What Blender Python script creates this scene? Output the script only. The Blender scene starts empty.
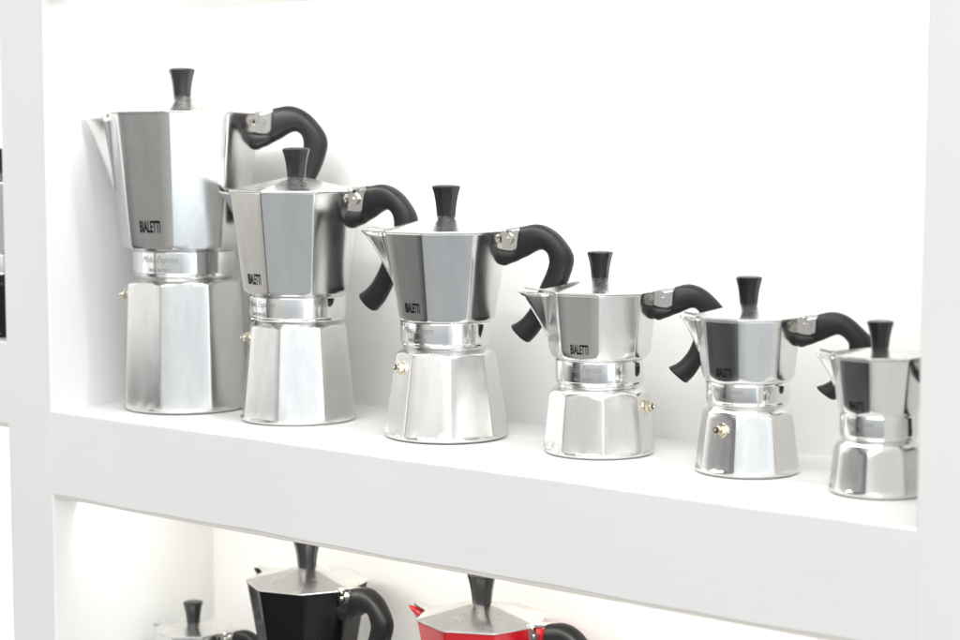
import bpy, bmesh, math, random
from mathutils import Vector, Matrix
S = bpy.context.scene
C = S.collection
R_ = math.radians
random.seed(4)

# ------------------------------------------------------------------ camera
CZ = 1.6336                                   # eye height; shelf top at 1.40
cam = bpy.data.cameras.new('camera'); camo = bpy.data.objects.new('camera', cam); C.objects.link(camo)
camo.location = (0, 0, CZ)
camo.rotation_euler = (R_(90) - math.atan(157 / 1780), 0, R_(38.6))
cam.sensor_width = 36; cam.lens = 1780 / 960 * 36
cam.clip_start = 0.02; cam.clip_end = 200
cam.dof.use_dof = True; cam.dof.focus_distance = 1.47; cam.dof.aperture_fstop = 5.6
S.camera = camo
# ------------------------------------------------------------------ world: soft light of a bright shop
w = bpy.data.worlds.new('World'); S.world = w; w.use_nodes = True
nt = w.node_tree; bg = nt.nodes['Background']
tcw = nt.nodes.new('ShaderNodeTexCoord')
def wdot(v):
    d = nt.nodes.new('ShaderNodeVectorMath'); d.operation = 'DOT_PRODUCT'; d.inputs[1].default_value = v
    nt.links.new(tcw.outputs['Generated'], d.inputs[0]); return d.outputs['Value']
def wramp(fac, stops):
    m = nt.nodes.new('ShaderNodeMapRange'); m.inputs[1].default_value = -1; m.inputs[2].default_value = 1
    r = nt.nodes.new('ShaderNodeValToRGB'); r.color_ramp.interpolation = 'EASE'
    nt.links.new(fac, m.inputs[0]); nt.links.new(m.outputs[0], r.inputs[0])
    e = r.color_ramp.elements
    while len(e) < len(stops): e.new(.5)
    for q, (p, c) in zip(e, stops): q.position = (p + 1) / 2; q.color = (*c, 1)
    return r.outputs[0]
side = wramp(wdot((.985, -.17, 0)), [(-.85, (.62, .60, .56)), (-.47, (.06, .06, .07)), (.05, (.52, .51, .49)), (.75, (.50, .53, .55)), (1, (.80, .85, .88))])
elev = wramp(wdot((0, 0, 1)), [(-.9, (.60, .58, .56)), (-.22, (.82, .82, .82)), (.08, (1.35, 1.35, 1.35)), (.8, (1.6, 1.6, 1.6))])
mx = nt.nodes.new('ShaderNodeVectorMath'); mx.operation = 'MULTIPLY'
nt.links.new(side, mx.inputs[0]); nt.links.new(elev, mx.inputs[1]); nt.links.new(mx.outputs[0], bg.inputs[0])
bg.inputs[1].default_value = 1.12
S.view_settings.view_transform = 'Standard'; S.view_settings.look = 'None'
S.view_settings.exposure = 0.09; S.view_settings.gamma = 1
# ------------------------------------------------------------------ lamps
def area(name, loc, direction, sx, sy, power, col, spread=180):
    l = bpy.data.lights.new(name, 'AREA'); l.shape = 'RECTANGLE'; l.size = sx; l.size_y = sy
    l.energy = power; l.color = col; l.spread = R_(spread)
    o = bpy.data.objects.new(name, l); C.objects.link(o); o.location = loc
    o.rotation_euler = Vector(direction).to_track_quat('-Z', 'Y').to_euler()
    return o
WARM = (1, .95, .86); COOL = (.88, .95, 1.0); NEUT = (1, .985, .955)
area('ceiling_lamp', (.3, -1.6, 3.1), (-.45, .9, -.75), 3.0, 2.2, 64, (1, .99, .965))
area('window_light', (2.6, -.3, 1.75), (-1, .4, -.05), 1.3, 2.2, 8, (.86, .94, 1))
area('left_fill_light', (-2.38, -.02, 1.76), (.66, .75, 0), .9, .82, 2.2, (1, .99, .965))  # added fill out of view, gives the largest pot a pale reflection
# strips hidden behind the lips of the boards
area('strip_light_upper', (-.93, 1.084, CZ + .1525), (0, 1, .12), .84, .006, .74, NEUT)
area('strip_light_upper_down', (-.92, 1.084, CZ + .152), (0, .75, -1), .82, .006, 1.35, NEUT)
area('strip_light_lower', (-.93, 1.084, CZ - .3190), (0, 1, -.42), .84, .006, .88, WARM)
area('strip_light_side', (-1.85, 1.084, CZ + .207), (0, .7, -.6), .75, .006, 1.6, NEUT)
area('strip_light_side_lower', (-1.85, 1.084, CZ - .260), (0, .7, -.6), .75, .006, 1.6, WARM)

# ------------------------------------------------------------------ materials
def mat(name, col, rough=.5, metal=0., **k):
    m = bpy.data.materials.new(name); m.use_nodes = True
    b = m.node_tree.nodes['Principled BSDF']
    b.inputs['Base Color'].default_value = (*col, 1); b.inputs['Roughness'].default_value = rough
    b.inputs['Metallic'].default_value = metal
    for a, v in k.items(): b.inputs[a.replace('_', ' ')].default_value = v
    return m, m.node_tree, b
def noise(t, scale, stretch=(1, 1, 1), detail=3, rough=.5):
    n = t.nodes; tc = n.new('ShaderNodeTexCoord'); mp = n.new('ShaderNodeMapping'); no = n.new('ShaderNodeTexNoise')
    t.links.new(tc.outputs['Object'], mp.inputs[0]); mp.inputs['Scale'].default_value = stretch
    t.links.new(mp.outputs[0], no.inputs['Vector']); no.inputs['Scale'].default_value = scale
    no.inputs['Detail'].default_value = detail; no.inputs['Roughness'].default_value = rough
    return no.outputs['Fac']
def bump(t, b, fac, dist, strength=1., prev=None):
    bp = t.nodes.new('ShaderNodeBump'); bp.inputs['Distance'].default_value = dist; bp.inputs['Strength'].default_value = strength
    t.links.new(fac, bp.inputs['Height'])
    if prev: t.links.new(prev.outputs[0], bp.inputs['Normal'])
    t.links.new(bp.outputs[0], b.inputs['Normal']); return bp
def rng(t, fac, lo, hi, sock, a=.3, c=.7):
    m = t.nodes.new('ShaderNodeMapRange'); m.inputs[1].default_value = a; m.inputs[2].default_value = c
    m.inputs[3].default_value = lo; m.inputs[4].default_value = hi
    t.links.new(fac, m.inputs[0]); t.links.new(m.outputs[0], sock)
def tint(t, b, fac, c0, c1, a=.3, c=.7):
    r = t.nodes.new('ShaderNodeValToRGB'); r.color_ramp.elements[0].position = a; r.color_ramp.elements[1].position = c
    r.color_ramp.elements[0].color = (*c0, 1); r.color_ramp.elements[1].color = (*c1, 1)
    t.links.new(fac, r.inputs[0]); t.links.new(r.outputs[0], b.inputs['Base Color'])

def metal(name, col, rlo, rhi, grain=.00002, wav=.00003, gs=(1, 1, .05)):
    m, t, b = mat(name, col, rlo, 1.)
    g = noise(t, 900, gs, 3); big = noise(t, 38, (1, 1, .5), 2)
    rng(t, noise(t, 70, (1, 1, .35), 4), rlo, rhi, b.inputs['Roughness'])
    tint(t, b, noise(t, 55, (1, 1, .3), 5, .65), tuple(x * .90 for x in col), col)
    if grain: p = bump(t, b, g, grain, 1.); bump(t, b, big, wav, 1., p)
    return m
ALU = metal('satin_aluminium', (.81, .81, .80), .12, .19)
ALU_LID = metal('lid_aluminium', (.83, .83, .82), .22, .29, .0, .00001, (1, 1, 1))
ALU_BASE = metal('boiler_aluminium', (.80, .80, .785), .19, .27)
POL = metal('polished_aluminium', (.84, .84, .84), .06, .11, .00001, .00004)
STEEL = metal('hinge_steel', (.66, .64, .60), .08, .2, .00002, .00010)
BRASS = metal('valve_metal', (.74, .68, .56), .12, .22)
HANDLE, t, b = mat('handle_bakelite', (.010, .010, .011), .40, 0, Specular_IOR_Level=.32)
rng(t, noise(t, 45, detail=4), .36, .50, b.inputs['Roughness']); bump(t, b, noise(t, 1500, detail=2), .00003, .8)
KNOB, t, b = mat('knob_bakelite', (.010, .010, .011), .24)
rng(t, noise(t, 90, detail=4), .18, .28, b.inputs['Roughness'])
RED, t, b = mat('red_enamel', (.40, .004, .010), .22, 0, Coat_Weight=.6, Coat_Roughness=.1)
bump(t, b, noise(t, 300, detail=2), .00004, .6)
BLACK, t, b = mat('black_enamel', (.004, .004, .005), .14, 0, Specular_IOR_Level=.22)
bump(t, b, noise(t, 300, detail=2), .00003, .6)
PRINT, t, b = mat('black_print', (.004, .004, .004), .6, 0, Specular_IOR_Level=.1)
ENGR, t, b = mat('engraved_grey', (.22, .22, .22), .5)
HOLE, t, b = mat('valve_bore', (.02, .015, .01), .6)
def paint(name, col, sx, amt=.0004):
    m, t, b = mat(name, col, .48, 0, Specular_IOR_Level=.35)
    tint(t, b, noise(t, 6, detail=4), tuple(x * .965 for x in col), col)
    p = bump(t, b, noise(t, 60, sx, 5, .6), amt, 1.)
    bump(t, b, noise(t, 9, (1, 1, 1), 3), .0010, .7, p)
    return m
W_H = paint('white_paint_brushed_along', (.80, .805, .80), (.10, 1, 5.0), .0002)
W_V = paint('white_paint_brushed_upright', (.80, .805, .80), (4, 2, .22), .0003)
W_B = paint('white_paint_wall', (.83, .83, .82), (1, 1, 3), .0003)
TRIM, t, b = mat('edge_strip_beige', (.66, .63, .595), .5)
LED, t, b = mat('strip_diffuser', (.9, .85, .8), .5, 0, Emission_Strength=1.2)
b.inputs['Emission Color'].default_value = (1, .9, .84, 1)

# ------------------------------------------------------------------ helpers
def obj(name, bm, m, parent=None, smooth=True, angle=28, loc=(0, 0, 0), rz=0, wn=True):
    bmesh.ops.recalc_face_normals(bm, faces=bm.faces[:])
    me = bpy.data.meshes.new(name); bm.to_mesh(me); bm.free(); me.materials.append(m)
    if smooth:
        me.polygons.foreach_set('use_smooth', [True] * len(me.polygons))
        me.set_sharp_from_angle(angle=R_(angle))
    o = bpy.data.objects.new(name, me); C.objects.link(o); o.location = loc; o.rotation_euler = (0, 0, rz)
    if smooth and wn:
        md = o.modifiers.new('weighted', 'WEIGHTED_NORMAL'); md.keep_sharp = True; md.weight = 90
    if parent: o.parent = parent
    return o
def thing(name, label, cat, loc, rz=0, group=None):
    o = bpy.data.objects.new(name, None); C.objects.link(o); o.location = loc; o.rotation_euler = (0, 0, rz)
    o.empty_display_size = .02; o['label'] = label; o['category'] = cat
    if group: o['group'] = group
    return o
PH = [-21.0, -14, -7, 0, 7, 14, 21.0, 22.5]
ANG = [R_(45 * k + p) for k in range(8) for p in PH]
FR = [1 / math.cos(R_(min(abs(p), 21.0))) for p in PH] * 8      # octagon with tiny corner chamfer
C22 = math.cos(R_(22.5))
def ring(bm, z, r, t=0., rot=0, cap=None):
    """t=0 octagon of circumradius r, t=1 circle of radius r"""
    vs = []
    for a, fr in zip(ANG, FR):
        ro = r * C22 * fr
        q = ro * (1 - t) + r * t
        if cap: q = min(q, cap)
        vs.append(bm.verts.new((q * math.cos(a + rot), q * math.sin(a + rot), z)))
    return vs
def bridge(bm, a, b_):
    n = len(a)
    for i in range(n): bm.faces.new((a[i], a[(i + 1) % n], b_[(i + 1) % n], b_[i]))
def lathe(rings, cap0=True, cap1=True, rot=0, bm=None):
    bm = bm or bmesh.new(); prev = None; first = None
    for z, r, t_, *cp in rings:
        v = ring(bm, z, r, t_, rot, cp[0] if cp else None)
        if prev: bridge(bm, prev, v)
        else: first = v
        prev = v
    if cap0: bm.faces.new(first)
    if cap1: bm.faces.new(prev)
    return bm
def prism(bm, pts, axis_pts):
    """pts: 2-D polygon [(a,b)]; axis_pts: function (a,b,side)->co, side 0/1"""
    A = [bm.verts.new(axis_pts(a, b_, 0)) for a, b_ in pts]; B = [bm.verts.new(axis_pts(a, b_, 1)) for a, b_ in pts]
    n = len(A)
    for i in range(n): bm.faces.new((A[i], A[(i + 1) % n], B[(i + 1) % n], B[i]))
    bm.faces.new(A); bm.faces.new(B)
def cyl(bm, c, ax, r, h, n=20, r2=None, e=.15):
    """capped cylinder from c along ax with a small edge chamfer"""
    ax = Vector(ax).normalized(); u = ax.orthogonal().normalized(); v = ax.cross(u); c = Vector(c)
    r2 = r if r2 is None else r2; ch = min(r, h) * e
    prev = None
    for d, q in ((0, r - ch), (ch, r), (h - ch, r2), (h, r2 - ch)):
        vs = [bm.verts.new(c + ax * d + (u * math.cos(2 * math.pi * i / n) + v * math.sin(2 * math.pi * i / n)) * q) for i in range(n)]
        if prev: bridge(bm, prev, vs)
        else: bm.faces.new(vs)
        prev = vs
    bm.faces.new(prev)
def text_mesh(body, size, xs, offset=0., shear=0., res=3, spacing=1.):
    cu = bpy.data.curves.new('lettering', 'FONT'); cu.body = body; cu.size = size; cu.offset = offset; cu.shear = shear
    cu.align_x = 'CENTER'; cu.resolution_u = res; cu.space_character = spacing
    o = bpy.data.objects.new('lettering_source', cu); C.objects.link(o)
    dg = bpy.context.evaluated_depsgraph_get(); dg.update()
    me = bpy.data.meshes.new_from_object(o.evaluated_get(dg))
    bm = bmesh.new(); bm.from_mesh(me)
    bpy.data.objects.remove(o); bpy.data.curves.remove(cu); bpy.data.meshes.remove(me)
    for v in bm.verts: v.co.x *= xs
    bmesh.ops.subdivide_edges(bm, edges=[e for e in bm.edges if e.calc_length() > .002], cuts=1)
    return bm

# ------------------------------------------------------------------ shelving
YF, YB = 1.053, 1.273
XL0, XL1 = -1.428, -1.3600        # left upright
XR0, XR1 = -.4835, -.4165         # right upright
shelf = thing('display_shelf', 'white painted built-in display shelving holding the whole row of coffee pots', 'shelf', (-.92, 1.16, CZ - .70))
def arc(cx, cy, r, a0, a1, n=4):
    return [(cx + r * math.cos(R_(a0 + (a1 - a0) * i / n)), cy + r * math.sin(R_(a0 + (a1 - a0) * i / n))) for i in range(n + 1)]
def part_local(o):
    o.parent = shelf; o.matrix_parent_inverse = Matrix.Translation(-shelf.location); return o
def board(name, x0, x1, z0, z1):
    bm = bmesh.new(); y = YF + .0002
    rb, rt = .0045, .0022
    pts = [(YB, z0), (y + .0008, z0), (y + .0002, z0 + .0003), (y, z0 + .0009)] + arc(y + rt, z1 - rt, rt, 180, 90, 4) + [(YB, z1)]
    NX = 60                                        # slightly hand-made: the face wanders by a fraction of a millimetre
    prev = None
    for k in range(NX + 1):
        x = x0 + (x1 - x0) * k / NX
        dz = .0005 * math.sin(x * 21 + z0 * 9) + .0003 * math.sin(x * 57 + 1)
        vs = [bm.verts.new((x, a, b_ + (dz if a < YB - .01 and (b_ - z0 < .02) else dz * .5 if a < YB - .01 else 0))) for a, b_ in pts]
        if prev: bridge(bm, prev, vs)
        else: bm.faces.new(vs)
        prev = vs
    bm.faces.new(prev)
    o = part_local(obj(name, bm, W_H, angle=40))
    bm = bmesh.new()                               # slim beige-grey strip under the front edge
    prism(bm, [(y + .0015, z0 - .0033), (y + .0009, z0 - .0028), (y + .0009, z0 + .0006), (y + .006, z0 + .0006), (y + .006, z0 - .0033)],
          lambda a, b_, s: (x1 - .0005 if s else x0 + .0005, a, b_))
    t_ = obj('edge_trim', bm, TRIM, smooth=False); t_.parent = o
    return o
def upright(name, x0, x1):
    bm = bmesh.new(); r = .0022
    pts = [(x0, YB - .001)] + arc(x0 + r, YF + r, r, 180, 270) + arc(x1 - r, YF + r, r, 270, 360) + [(x1, YB - .001)]
    prism(bm, pts, lambda a, b_, s: (a, b_, CZ + (.55 if s else -1.1)))
    return part_local(obj(name, bm, W_V, angle=40))
upright('upright', XL0, XL1); upright('upright', XR0, XR1)
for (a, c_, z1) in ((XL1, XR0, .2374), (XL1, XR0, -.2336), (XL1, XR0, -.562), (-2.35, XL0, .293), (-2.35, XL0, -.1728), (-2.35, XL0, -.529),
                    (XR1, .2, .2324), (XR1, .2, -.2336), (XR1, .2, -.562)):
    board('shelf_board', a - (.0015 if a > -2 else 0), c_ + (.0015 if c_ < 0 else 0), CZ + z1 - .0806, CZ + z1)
bm = bmesh.new()
prism(bm, [(-2.4, YB - .0015), (.25, YB - .0015), (.25, YB + .03), (-2.4, YB + .03)], lambda a, b_, s: (a, b_, CZ + (.56 if s else -1.12)))
part_local(obj('back_panel', bm, W_B, smooth=False))
bm = bmesh.new()                                # the lower compartment is a little shallower
prism(bm, [(XL1 - .001, 1.2575), (XR0 + .001, 1.2575), (XR0 + .001, YB - .003), (XL1 - .001, YB - .003)], lambda a, b_, s: (a, b_, CZ + (-.3150 if s else -.5618)))
part_local(obj('back_panel', bm, W_B, smooth=False))
for x, z in ((-.92, .1562), (-1.85, .2110)):
    bm = bmesh.new(); hw = .415 if x > -1 else .38
    prism(bm, [(x - hw, 1.078), (x + hw, 1.078), (x + hw, 1.090), (x - hw, 1.090)], lambda a, b_, s: (a, b_, CZ + z + (.0012 if s else -.0016)))
    part_local(obj('light_strip', bm, LED, smooth=False))

# ------------------------------------------------------------------ moka pot
# handle side profile measured on the medium pot: (inner x,z) (outer x,z) in mm from rim edge / rim height, lateral half-width
HP = [((497.5, 258), (491, 236), 8.6), ((502, 264.5), (498.5, 245), 9), ((509, 262.3), (508, 248), 9), ((514.8, 260.2), (517.0, 245.5), 8.8),
      ((518.6, 258), (519, 228), 9.0), ((526, 254.5), (523.5, 225.5), 9.5), ((532.5, 250.5), (533, 223.8), 9.8), ((539, 248), (543, 225.6), 9.8),
      ((543.7, 249.8), (553, 231.5), 9.6), ((546.4, 254), (561, 240), 9.4), ((547.2, 260), (567.5, 250), 9.2), ((546, 266), (569.3, 259), 9),
      ((543, 274), (566.5, 271), 8.8), ((538.5, 284), (561.5, 284), 8.7), ((533.5, 296), (553.5, 298.0), 8.3), ((529.3, 304.6), (546.5, 309.4), 8.2),
      ((523.2, 313.5), (540.3, 321.0), 8.5), ((517, 319.2), (534.3, 330.8), 9.2), ((511, 322.8), (527, 338.8), 9.8)]
def hx(px): return (px - 444.5) * .000903 - .0564
def hz(py): return (232 - py) * .00086

def moka(name, label, loc, camaz, delta, boiler_theta, valve_theta, Rt, Rb, rc, Rs, Rbase, zr, zbb, zct, zcb, zs, apex,
         kk, ext, drop, kx, kz, kt, sa, group, body=ALU, letters=True, boiler=ALU_BASE, hinge_body=STEEL, tail=(1, 0)):
    haz = camaz + 67.5 + delta                      # the handle leaves at a corner of the octagon
    root = thing(name, label, 'coffee pot', loc, R_(haz), group)
    la = lambda th: R_(camaz + th - haz)            # angle seen from camera -> local
    # boiler
    rot = la(boiler_theta) - R_(22.5)
    rn = min(rc, Rs * C22) * .93
    zsh = zs
    Rq = Rbase * .99
    line = lambda z: Rq + (Rs - Rq) * z / zsh            # circumradius of the faceted cone at height z
    rg = [(0, Rq * .895, 1), (.0009, Rq * .940, 1), (.0017, Rq * .962, 1), (.0030, Rq * .966, 1), (.0036, Rq * .968, .85), (.0044, Rq * .985, .3), (.0052, line(.0052), 0), (.0115, line(.0115), 0)]
    q_ = .035 if Rt > .05 else .058
    zt = zsh - .0018; z1_ = zsh - (.0045 if Rt > .05 else .0060)
    for f_ in (.25, .5, .75, 1): rg.append((.0115 + (z1_ - .0115) * f_, line(.0115 + (z1_ - .0115) * f_), 0))
    for f_ in (.25, .5, .75, 1): rg.append((z1_ + (zt - z1_) * f_, line(z1_ + (zt - z1_) * f_), 0, Rs * (1.0 - q_ * f_ ** 1.8)))
    rg += [(zt + .0012, Rs * .995, 0, Rs * C22 * .985), (zt + .0024, Rs * C22 * .94, 1), (zt + .0036, (Rs * C22 * .90 + rn) / 2, 1), (zt + .0046, rn, 1), (zcb + .001, rn, 1)]
    bo = obj('boiler', lathe(rg, rot=rot), boiler, root, angle=35)
    # safety valve on one facet of the boiler
    va = la(valve_theta); n = Vector((math.cos(va), math.sin(va), 0))
    vz = zt - .0125; rv = (Rs + (Rbase - Rs) * (zt - vz) / (zt - .0)) * C22
    tilt = (Rbase - Rs) * C22 / zt; nn = (n + Vector((0, 0, tilt))).normalized()
    c0 = n * (rv - .0006) + Vector((0, 0, vz))
    vs_ = .9 if Rt < .045 else 1.
    bm = bmesh.new(); cyl(bm, c0, nn, .0064 * vs_, .0016, 28); cyl(bm, c0 + nn * .0016, nn, .0054 * vs_, .0030, 6, e=.1)
    cyl(bm, c0 + nn * .0046, nn, .0038 * vs_, .0022, 24)
    v_ = obj('safety_valve', bm, BRASS, root, angle=30)
    bm = bmesh.new(); cyl(bm, c0 + nn * .0066, nn, .0022 * vs_, .0006, 16); obj('valve_bore', bm, HOLE, v_)
    bm = bmesh.new(); cyl(bm, c0 + nn * .0066, nn, .0011 * vs_, .0026, 14, r2=.0009 * vs_); obj('valve_pin', bm, BRASS, v_)
    # collar
    h = zct - zcb
    rg = [(zcb - .0022, rn * 1.0, 1), (zcb - .0016, rc * .965, 1), (zcb - .0004, rc * .985, 1), (zcb + .0006, rc * .975, 1), (zcb + .0012, rc * .985, 1), (zcb + .0020, rc * 1.0, 1),
          (zcb + h * .5, rc, 1), (zct - .0014, rc, 1), (zct - .0006, rc * .99, 1), (zct + .0006, rc * .965, 1), (zbb + .001, rc * .97, 1)]
    co = obj('collar', lathe(rg), POL, root, angle=35)
    # upper body
    big = .6 if Rt > .05 else 1.
    zz = zbb + .0075 * big
    bl = lambda z: Rb + (Rt * .992 - Rb) * (z - zz) / (zr - .0012 - zz)
    rg = [(zbb - .0004, min(rc, Rb * C22) * .985, 1), (zbb + .0003, Rb * C22 * .97, 1), (zbb + .0011 * big, bl(zbb + .0011 * big), 0, Rb * (1 - 0.075 * big)), (zbb + .0022 * big, bl(zbb + .0022 * big), 0, Rb * (1 - 0.055 * big)),
          (zbb + .0036 * big, bl(zbb + .0036 * big), 0, Rb * (1 - 0.038 * big)), (zbb + .0054 * big, bl(zbb + .0054 * big), 0, Rb * (1 - 0.022 * big)), (zz, Rb, 0)]
    for f_ in (.33, .66, 1): rg.append((zz + (zr - .0012 - zz) * f_, Rb + (Rt * .992 - Rb) * f_, 0))
    rg += [(zr - .0008, Rt * 1.004, 0), (zr - .0001, Rt * 1.004, 0), (zr, Rt * .99, 0)]
    obj('upper_body', lathe(rg, rot=R_(22.5)), body, root, angle=35)
    rz = lambda z: Rb + (Rt - Rb) * (z - zz) / (zr - zz)
    ap = lambda z: rz(z) * C22
    # spout
    bm = bmesh.new(); rows = []
    N = 12; W0 = Rt * (.13 if Rt > .07 else .28 if Rt > .05 else .19); T22 = math.tan(R_(22.5))
    for j in range(N + 1):
        s = j / N; z = zr - .0012 - s * drop
        a = rz(z) - .0006
        wj = W0 * (1 - s) ** .72 + .0004
        ex = ext * (.80 * (1 - s) ** 1.12 + .20 * math.exp(-s * 9)) * (1 if s < 1 else 0)
        row = []
        for q in (-1, -.75, -.5, -.25, -.09, 0, .09, .25, .5, .75, 1):
            f_ = 1 - abs(q); g = f_ ** 1.08
            if abs(q) <= .09: g *= .985 if q == 0 else 1.0
            zl = z + (.0016 * (f_ ** 3) * max(0, 1 - s * 5))
            row.append(bm.verts.new((-(a - T22 * wj + (ex + T22 * wj) * g), wj * q, zl)))
        rows.append(row)
    for A, B in zip(rows, rows[1:]):
        for i in range(len(A) - 1): bm.faces.new((A[i], A[i + 1], B[i + 1], B[i]))
    sp = obj('spout', bm, body, root, angle=50, wn=False)
    md = sp.modifiers.new('wall', 'SOLIDIFY'); md.thickness = .0012; md.offset = -1
    # lid
    zl = zr + .0002; ra = .0079 * kk
    bm = bmesh.new()
    lathe([(zl, Rt * .98, 0), (zl + .0001, Rt * 1.012, 0), (zl + .0006, Rt * 1.02, 0), (zl + .0012, Rt * 1.018, 0), (zl + .0016, Rt * 1.0, 0),
           *[(zl + .0016 + (apex - zl - .0016) * f_, Rt + (ra * 1.02 - Rt) * f_, 0) for f_ in (.3, .6, .85, 1)]], bm=bm, rot=R_(22.5))
    # flap over the spout
    a = Rt * 1.0; tw = .0016
    pts = [(-(a - .42 * W0 - .003), -W0 * .92), (-(a + ext * .10), -W0 * .46), (-(a + ext * .66), -tw), (-(a + ext * .71), 0), (-(a + ext * .66), tw), (-(a + ext * .10), W0 * .46), (-(a - .42 * W0 - .003), W0 * .92)]
    prism(bm, pts, lambda x, y, s: (x, y, zl + (.0016 if s else .0004) + .0022 * max(0, -x - a) / ext))
    # tab at the hinge
    X = lambda px: Rt + hx(px) * kx + sa
    Z = lambda py: zr + hz(py) * kz
    tw = .0062 * kk
    prism(bm, [(Rt * .86, Z(231) + .0012), (X(500), Z(228.5)), (X(519.5), Z(226.2)), (X(519.5), Z(228)), (X(500), Z(231)), (Rt * .86, Z(231) - .0002)],
          lambda x, z, s: (x, tw if s else -tw, z))
    ld = obj('lid', bm, ALU_LID, root, angle=8)
    # knob
    bm = bmesh.new(); z0 = apex
    K = lambda z, r: (z0 + z * kk, r * kk)
    rg = [(*K(0, .0081), .45), (*K(.0006, .0085), .35), (*K(.006, .0090), .2), (*K(.012, .0098), .12), (*K(.017, .0108), .12), (*K(.021, .0118), .22),
          (*K(.0236, .0126), .35), (*K(.0247, .0127), .5), (*K(.0255, .0123), .7), (*K(.0262, .0106), .9), (*K(.0267, .007), 1), (*K(.0269, .002), 1)]
    obj('knob', lathe(rg, bm=bm, rot=R_(22.5)), KNOB, ld, angle=50)
    # handle
    bm = bmesh.new(); prev = None; nH = len(HP); secs = []
    for k, (pi, po, lat) in enumerate(HP):
        I = Vector((X(pi[0]), Z(pi[1]))); O = Vector((X(po[0]), Z(po[1])))
        if k > 8:
            e_ = min(1, (k - 8) / 6); zm = Z(250)
            for q in (I, O): q.y = zm + (q.y - zm) * tail[0]; q.x += tail[1] * e_
        if k == 0: I.x = min(I.x, Rt * .84); O.x = min(O.x, Rt * .93)
        c_ = (I + O) / 2; hvec = (O - I) / 2
        nom = (Vector((hx(po[0]), hz(po[1]))) - Vector((hx(pi[0]), hz(pi[1])))).length / 2
        if k >= 4:
            e_ = min(1, (k - 3) / 5); e_ = e_ * e_ * (3 - 2 * e_)
            hvec = hvec * (1 - e_) + hvec.normalized() * nom * kt * 1.04 * e_
        secs.append((c_, hvec, lat * .001 * kt))
    fine = []
    for k in range(nH - 1):
        P = [secs[max(0, k - 1)], secs[k], secs[k + 1], secs[min(nH - 1, k + 2)]]
        for u_ in (0, .25, .5, .75):
            def cr(i_): return .5 * (2 * P[1][i_] + (P[2][i_] - P[0][i_]) * u_ + (2 * P[0][i_] - 5 * P[1][i_] + 4 * P[2][i_] - P[3][i_]) * u_ * u_ + (3 * P[1][i_] - P[0][i_] - 3 * P[2][i_] + P[3][i_]) * u_ ** 3)
            fine.append((cr(0), cr(1), cr(2)))
    fine.append(secs[-1])
    tail = (secs[-1][0] - secs[-2][0]).normalized()
    fine += [(secs[-1][0] + tail * .0009, secs[-1][1] * .93, secs[-1][2] * .92), (secs[-1][0] + tail * .0013, secs[-1][1] * .78, secs[-1][2] * .75)]
    for c_, hvec, lt in fine:
        vs = []
        for i in range(28):
            an = 2 * math.pi * i / 28; ca, sa_ = math.cos(an), math.sin(an)
            ca = math.copysign(abs(ca) ** .84, ca); sa_ = math.copysign(abs(sa_) ** .84, sa_)
            p = c_ + hvec * ca
            vs.append(bm.verts.new((p.x, lt * sa_, p.y)))
        if prev: bridge(bm, prev, vs)
        else: bm.faces.new(vs)
        prev = vs
    bm.faces.new(prev)
    obj('handle', bm, HANDLE, root, angle=60, wn=False)
    # hinge bracket, two knuckles and the pin
    bm = bmesh.new(); hw = .0056 * kk
    prism(bm, [(Rt * .84, Z(234)), (X(519), Z(229)), (X(518), Z(247)), (X(511), Z(251)), (X(502.5), Z(255)), (Rt * .84, Z(247))],
          lambda x, z, s: (x, hw if s else -hw, z))
    hb = obj('hinge_bracket', bm, hinge_body, root, smooth=False)
    md = hb.modifiers.new('soft', 'BEVEL'); md.width = .0008; md.segments = 2
    for sd in (-1, 1):
        bm = bmesh.new(); y0 = sd * (hw + .0004); y1 = sd * (hw + .0030)
        cx, cz_ = X(508), Z(238); r = .0050 * kk
        pts = [(cx + r * math.cos(R_(a_)), cz_ + r * math.sin(R_(a_))) for a_ in range(-150, 61, 30)] + [(X(503), Z(228.5)), (Rt * .93, Z(230.8)), (Rt * .93, Z(233.5))]
        prism(bm, pts, lambda x, z, s: (x, y1 if s else y0, z))
        obj('hinge_knuckle', bm, STEEL, hb, smooth=False)
    bm = bmesh.new(); cyl(bm, (X(508), -(hw + .0044), Z(238)), (0, 1, 0), .0019 * kk, 2 * (hw + .0044), 16)
    obj('hinge_pin', bm, STEEL, hb, angle=40)
    # lettering
    if letters:
        fa = R_(247.5); n = Vector((math.cos(fa), math.sin(fa), 0)); u = Vector((0, 0, 1)).cross(n)
        zt_ = zbb + (zr - zbb) * (.125 if Rt > .07 else .10)
        wid = Rb * .80 * .47
        bm = text_mesh('BIALETTI', 1.0, 1.0, .028)
        xs = [v.co.x for v in bm.verts]; ys = [v.co.y for v in bm.verts]
        sx = wid / (max(xs) - min(xs)); sy = wid * .50 / (max(ys) - min(ys)); mx = (max(xs) + min(xs)) / 2; my = min(ys)
        for v in bm.verts:
            x = (v.co.x - mx) * sx; z = zt_ + (v.co.y - my) * sy
            v.co = n * (ap(z) + .00012) + u * x + Vector((0, 0, z))
        obj('brand_lettering', bm, PRINT, root, smooth=False)
        for body_, hgt, zf, wd, sh in (('Moka Express', .36, .46, .80, .45), ('MADE IN ITALY', .14, .17, .46, 0)):
            bm = text_mesh(body_, 1.0, 1.0, -.005 if sh else .01, sh)
            xs = [v.co.x for v in bm.verts]; ys = [v.co.y for v in bm.verts]
            sx = wd * rc / (max(xs) - min(xs)); sy = h * hgt / (max(ys) - min(ys)); mx = (max(xs) + min(xs)) / 2; my = min(ys)
            for v in bm.verts:
                an = fa + R_(4) + (v.co.x - mx) * sx / rc; z = zcb + h * zf + (v.co.y - my) * sy
                v.co = Vector(((rc + .0001) * math.cos(an), (rc + .0001) * math.sin(an), z))
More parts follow.
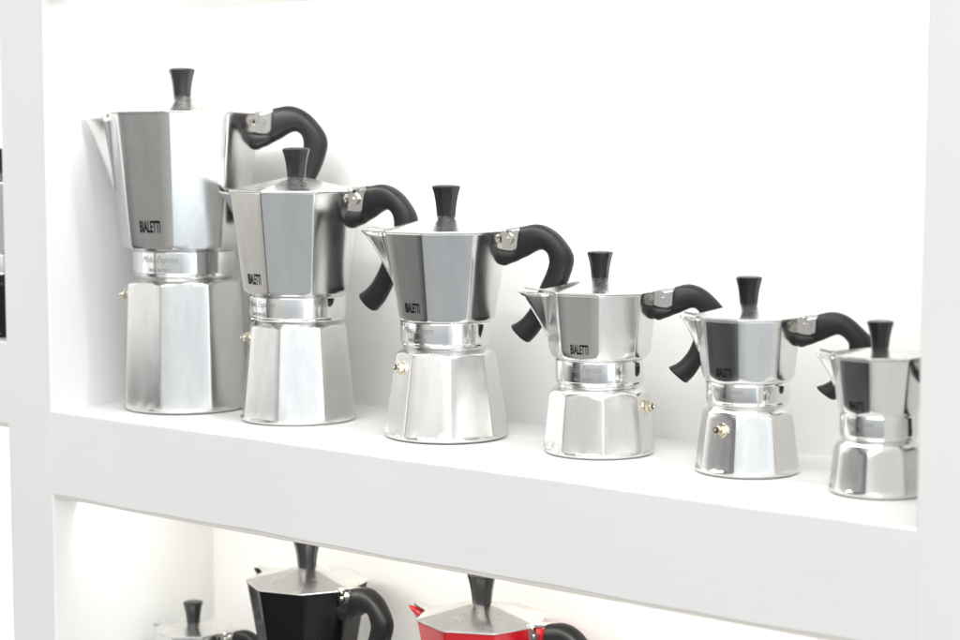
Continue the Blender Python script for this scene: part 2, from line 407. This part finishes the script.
            obj('collar_lettering', bm, ENGR, root, smooth=False)
    return root

G1 = 'silver coffee pots in a row on the upper shelf'
Z1 = CZ - .2336
moka('coffee_pot', 'largest silver coffee pot, first from the left at the end of the upper shelf', (-1.2808, 1.1517, Z1), -41.82, 12, 22.5, -90,
     .0737, .0598, .0486, .0574, .0622, .2795, .1536, .1514, .1289, .1235, .2966, 1.0, .0219, .072, 1.13, 1.2, 1.13, .0005, G1)
moka('coffee_pot', 'tall silver coffee pot, second from the left, overlapping the largest one', (-1.1405, 1.1617, Z1), -45.53, -8, 26, -86.5,
     .0620, .0505, .0450, .0459, .0555, .2075, .1163, .1143, .0939, .0892, .2210, 1.0, .0228, .038, 1.07, 1.15, 1.03, 0, G1)
moka('coffee_pot', 'middle-sized silver coffee pot, third from left, valve at left of its base', (-.9692, 1.1679, Z1), -50.31, 2, 3, -64.5,
     .0564, .0439, .0396, .0430, .0551, .1754, .1009, .0999, .0807, .0748, .1887, 1.0, .0226, .044, 1.0, 1.0, 1.0, 0, G1)
moka('coffee_pot', 'squat silver coffee pot, fourth from left, valve at right of its base', (-.8164, 1.1775, Z1), -55.26, 20.5, 3.5, 71,
     .0467, .0414, .0357, .0406, .0463, .1302, .0778, .0767, .0584, .0531, .1415, .82, .0198, .035, .837, .80, .92, .0034, G1, tail=(.97, .004))
moka('coffee_pot', 'small silver coffee pot, fifth from left, valve facing the viewer on its base', (-.6773, 1.1736, Z1), -60.01, 13, -12.5, -35,
     .0403, .0358, .0316, .0343, .0411, .1173, .0701, .0692, .0542, .0490, .1276, .80, .0128, .026, .82, .76, .80, .0028, G1, tail=(.82, .007))
moka('coffee_pot', 'smallest silver coffee pot at the right end of the upper shelf, partly behind the upright', (-.5603, 1.1552, Z1), -64.13, 12, -12, -124,
     .0346, .0303, .0274, .0310, .0356, .0975, .0580, .0572, .0411, .0364, .1033, .74, .0112, .021, .74, .68, .72, .0025, G1)
G2 = 'coffee pots on the lower shelf'
Z2 = CZ - .562
moka('coffee_pot', 'glossy black coffee pot with silver lid on the lower shelf', (-1.1345, 1.165, Z2), -45.8, -27.5, 3, -64.5,
     .0564, .0439, .0396, .0430, .0551, .1768, .1009, .0999, .0807, .0748, .1901, 1.0, .0226, .044, 1.0, 1.0, 1.0, 0, G2, body=BLACK, letters=False)
moka('coffee_pot', 'red coffee pot with silver lid on the lower shelf', (-.9278, 1.165, Z2), -51.5, -12, 3, -64.5,
     .0562, .0439, .0396, .0430, .0551, .1753, .1009, .0999, .0807, .0748, .1886, 1.0, .0226, .044, 1.0, 1.0, 1.0, 0, G2, body=RED, letters=False, hinge_body=RED)
moka('coffee_pot', 'small silver coffee pot on the lower shelf, left of the black one', (-1.2900, 1.165, Z2), -42.1, -11, -12.5, -35,
     .0373, .0330, .0296, .0325, .0385, .1055, .0640, .0632, .0480, .0430, .1130, .78, .0115, .024, .76, .72, .76, .0025, G2)
moka('coffee_pot', 'coffee pot with black boiler in the neighbouring bay at the left edge', (-1.499, 1.105, CZ - .1728), -36.4, 84, 0, -100,
     .0480, .0414, .0357, .0406, .0463, .1520, .0838, .0827, .0634, .0581, .1640, .90, .0183, .035, .837, .80, .92, .0034, None, boiler=BLACK, letters=False)
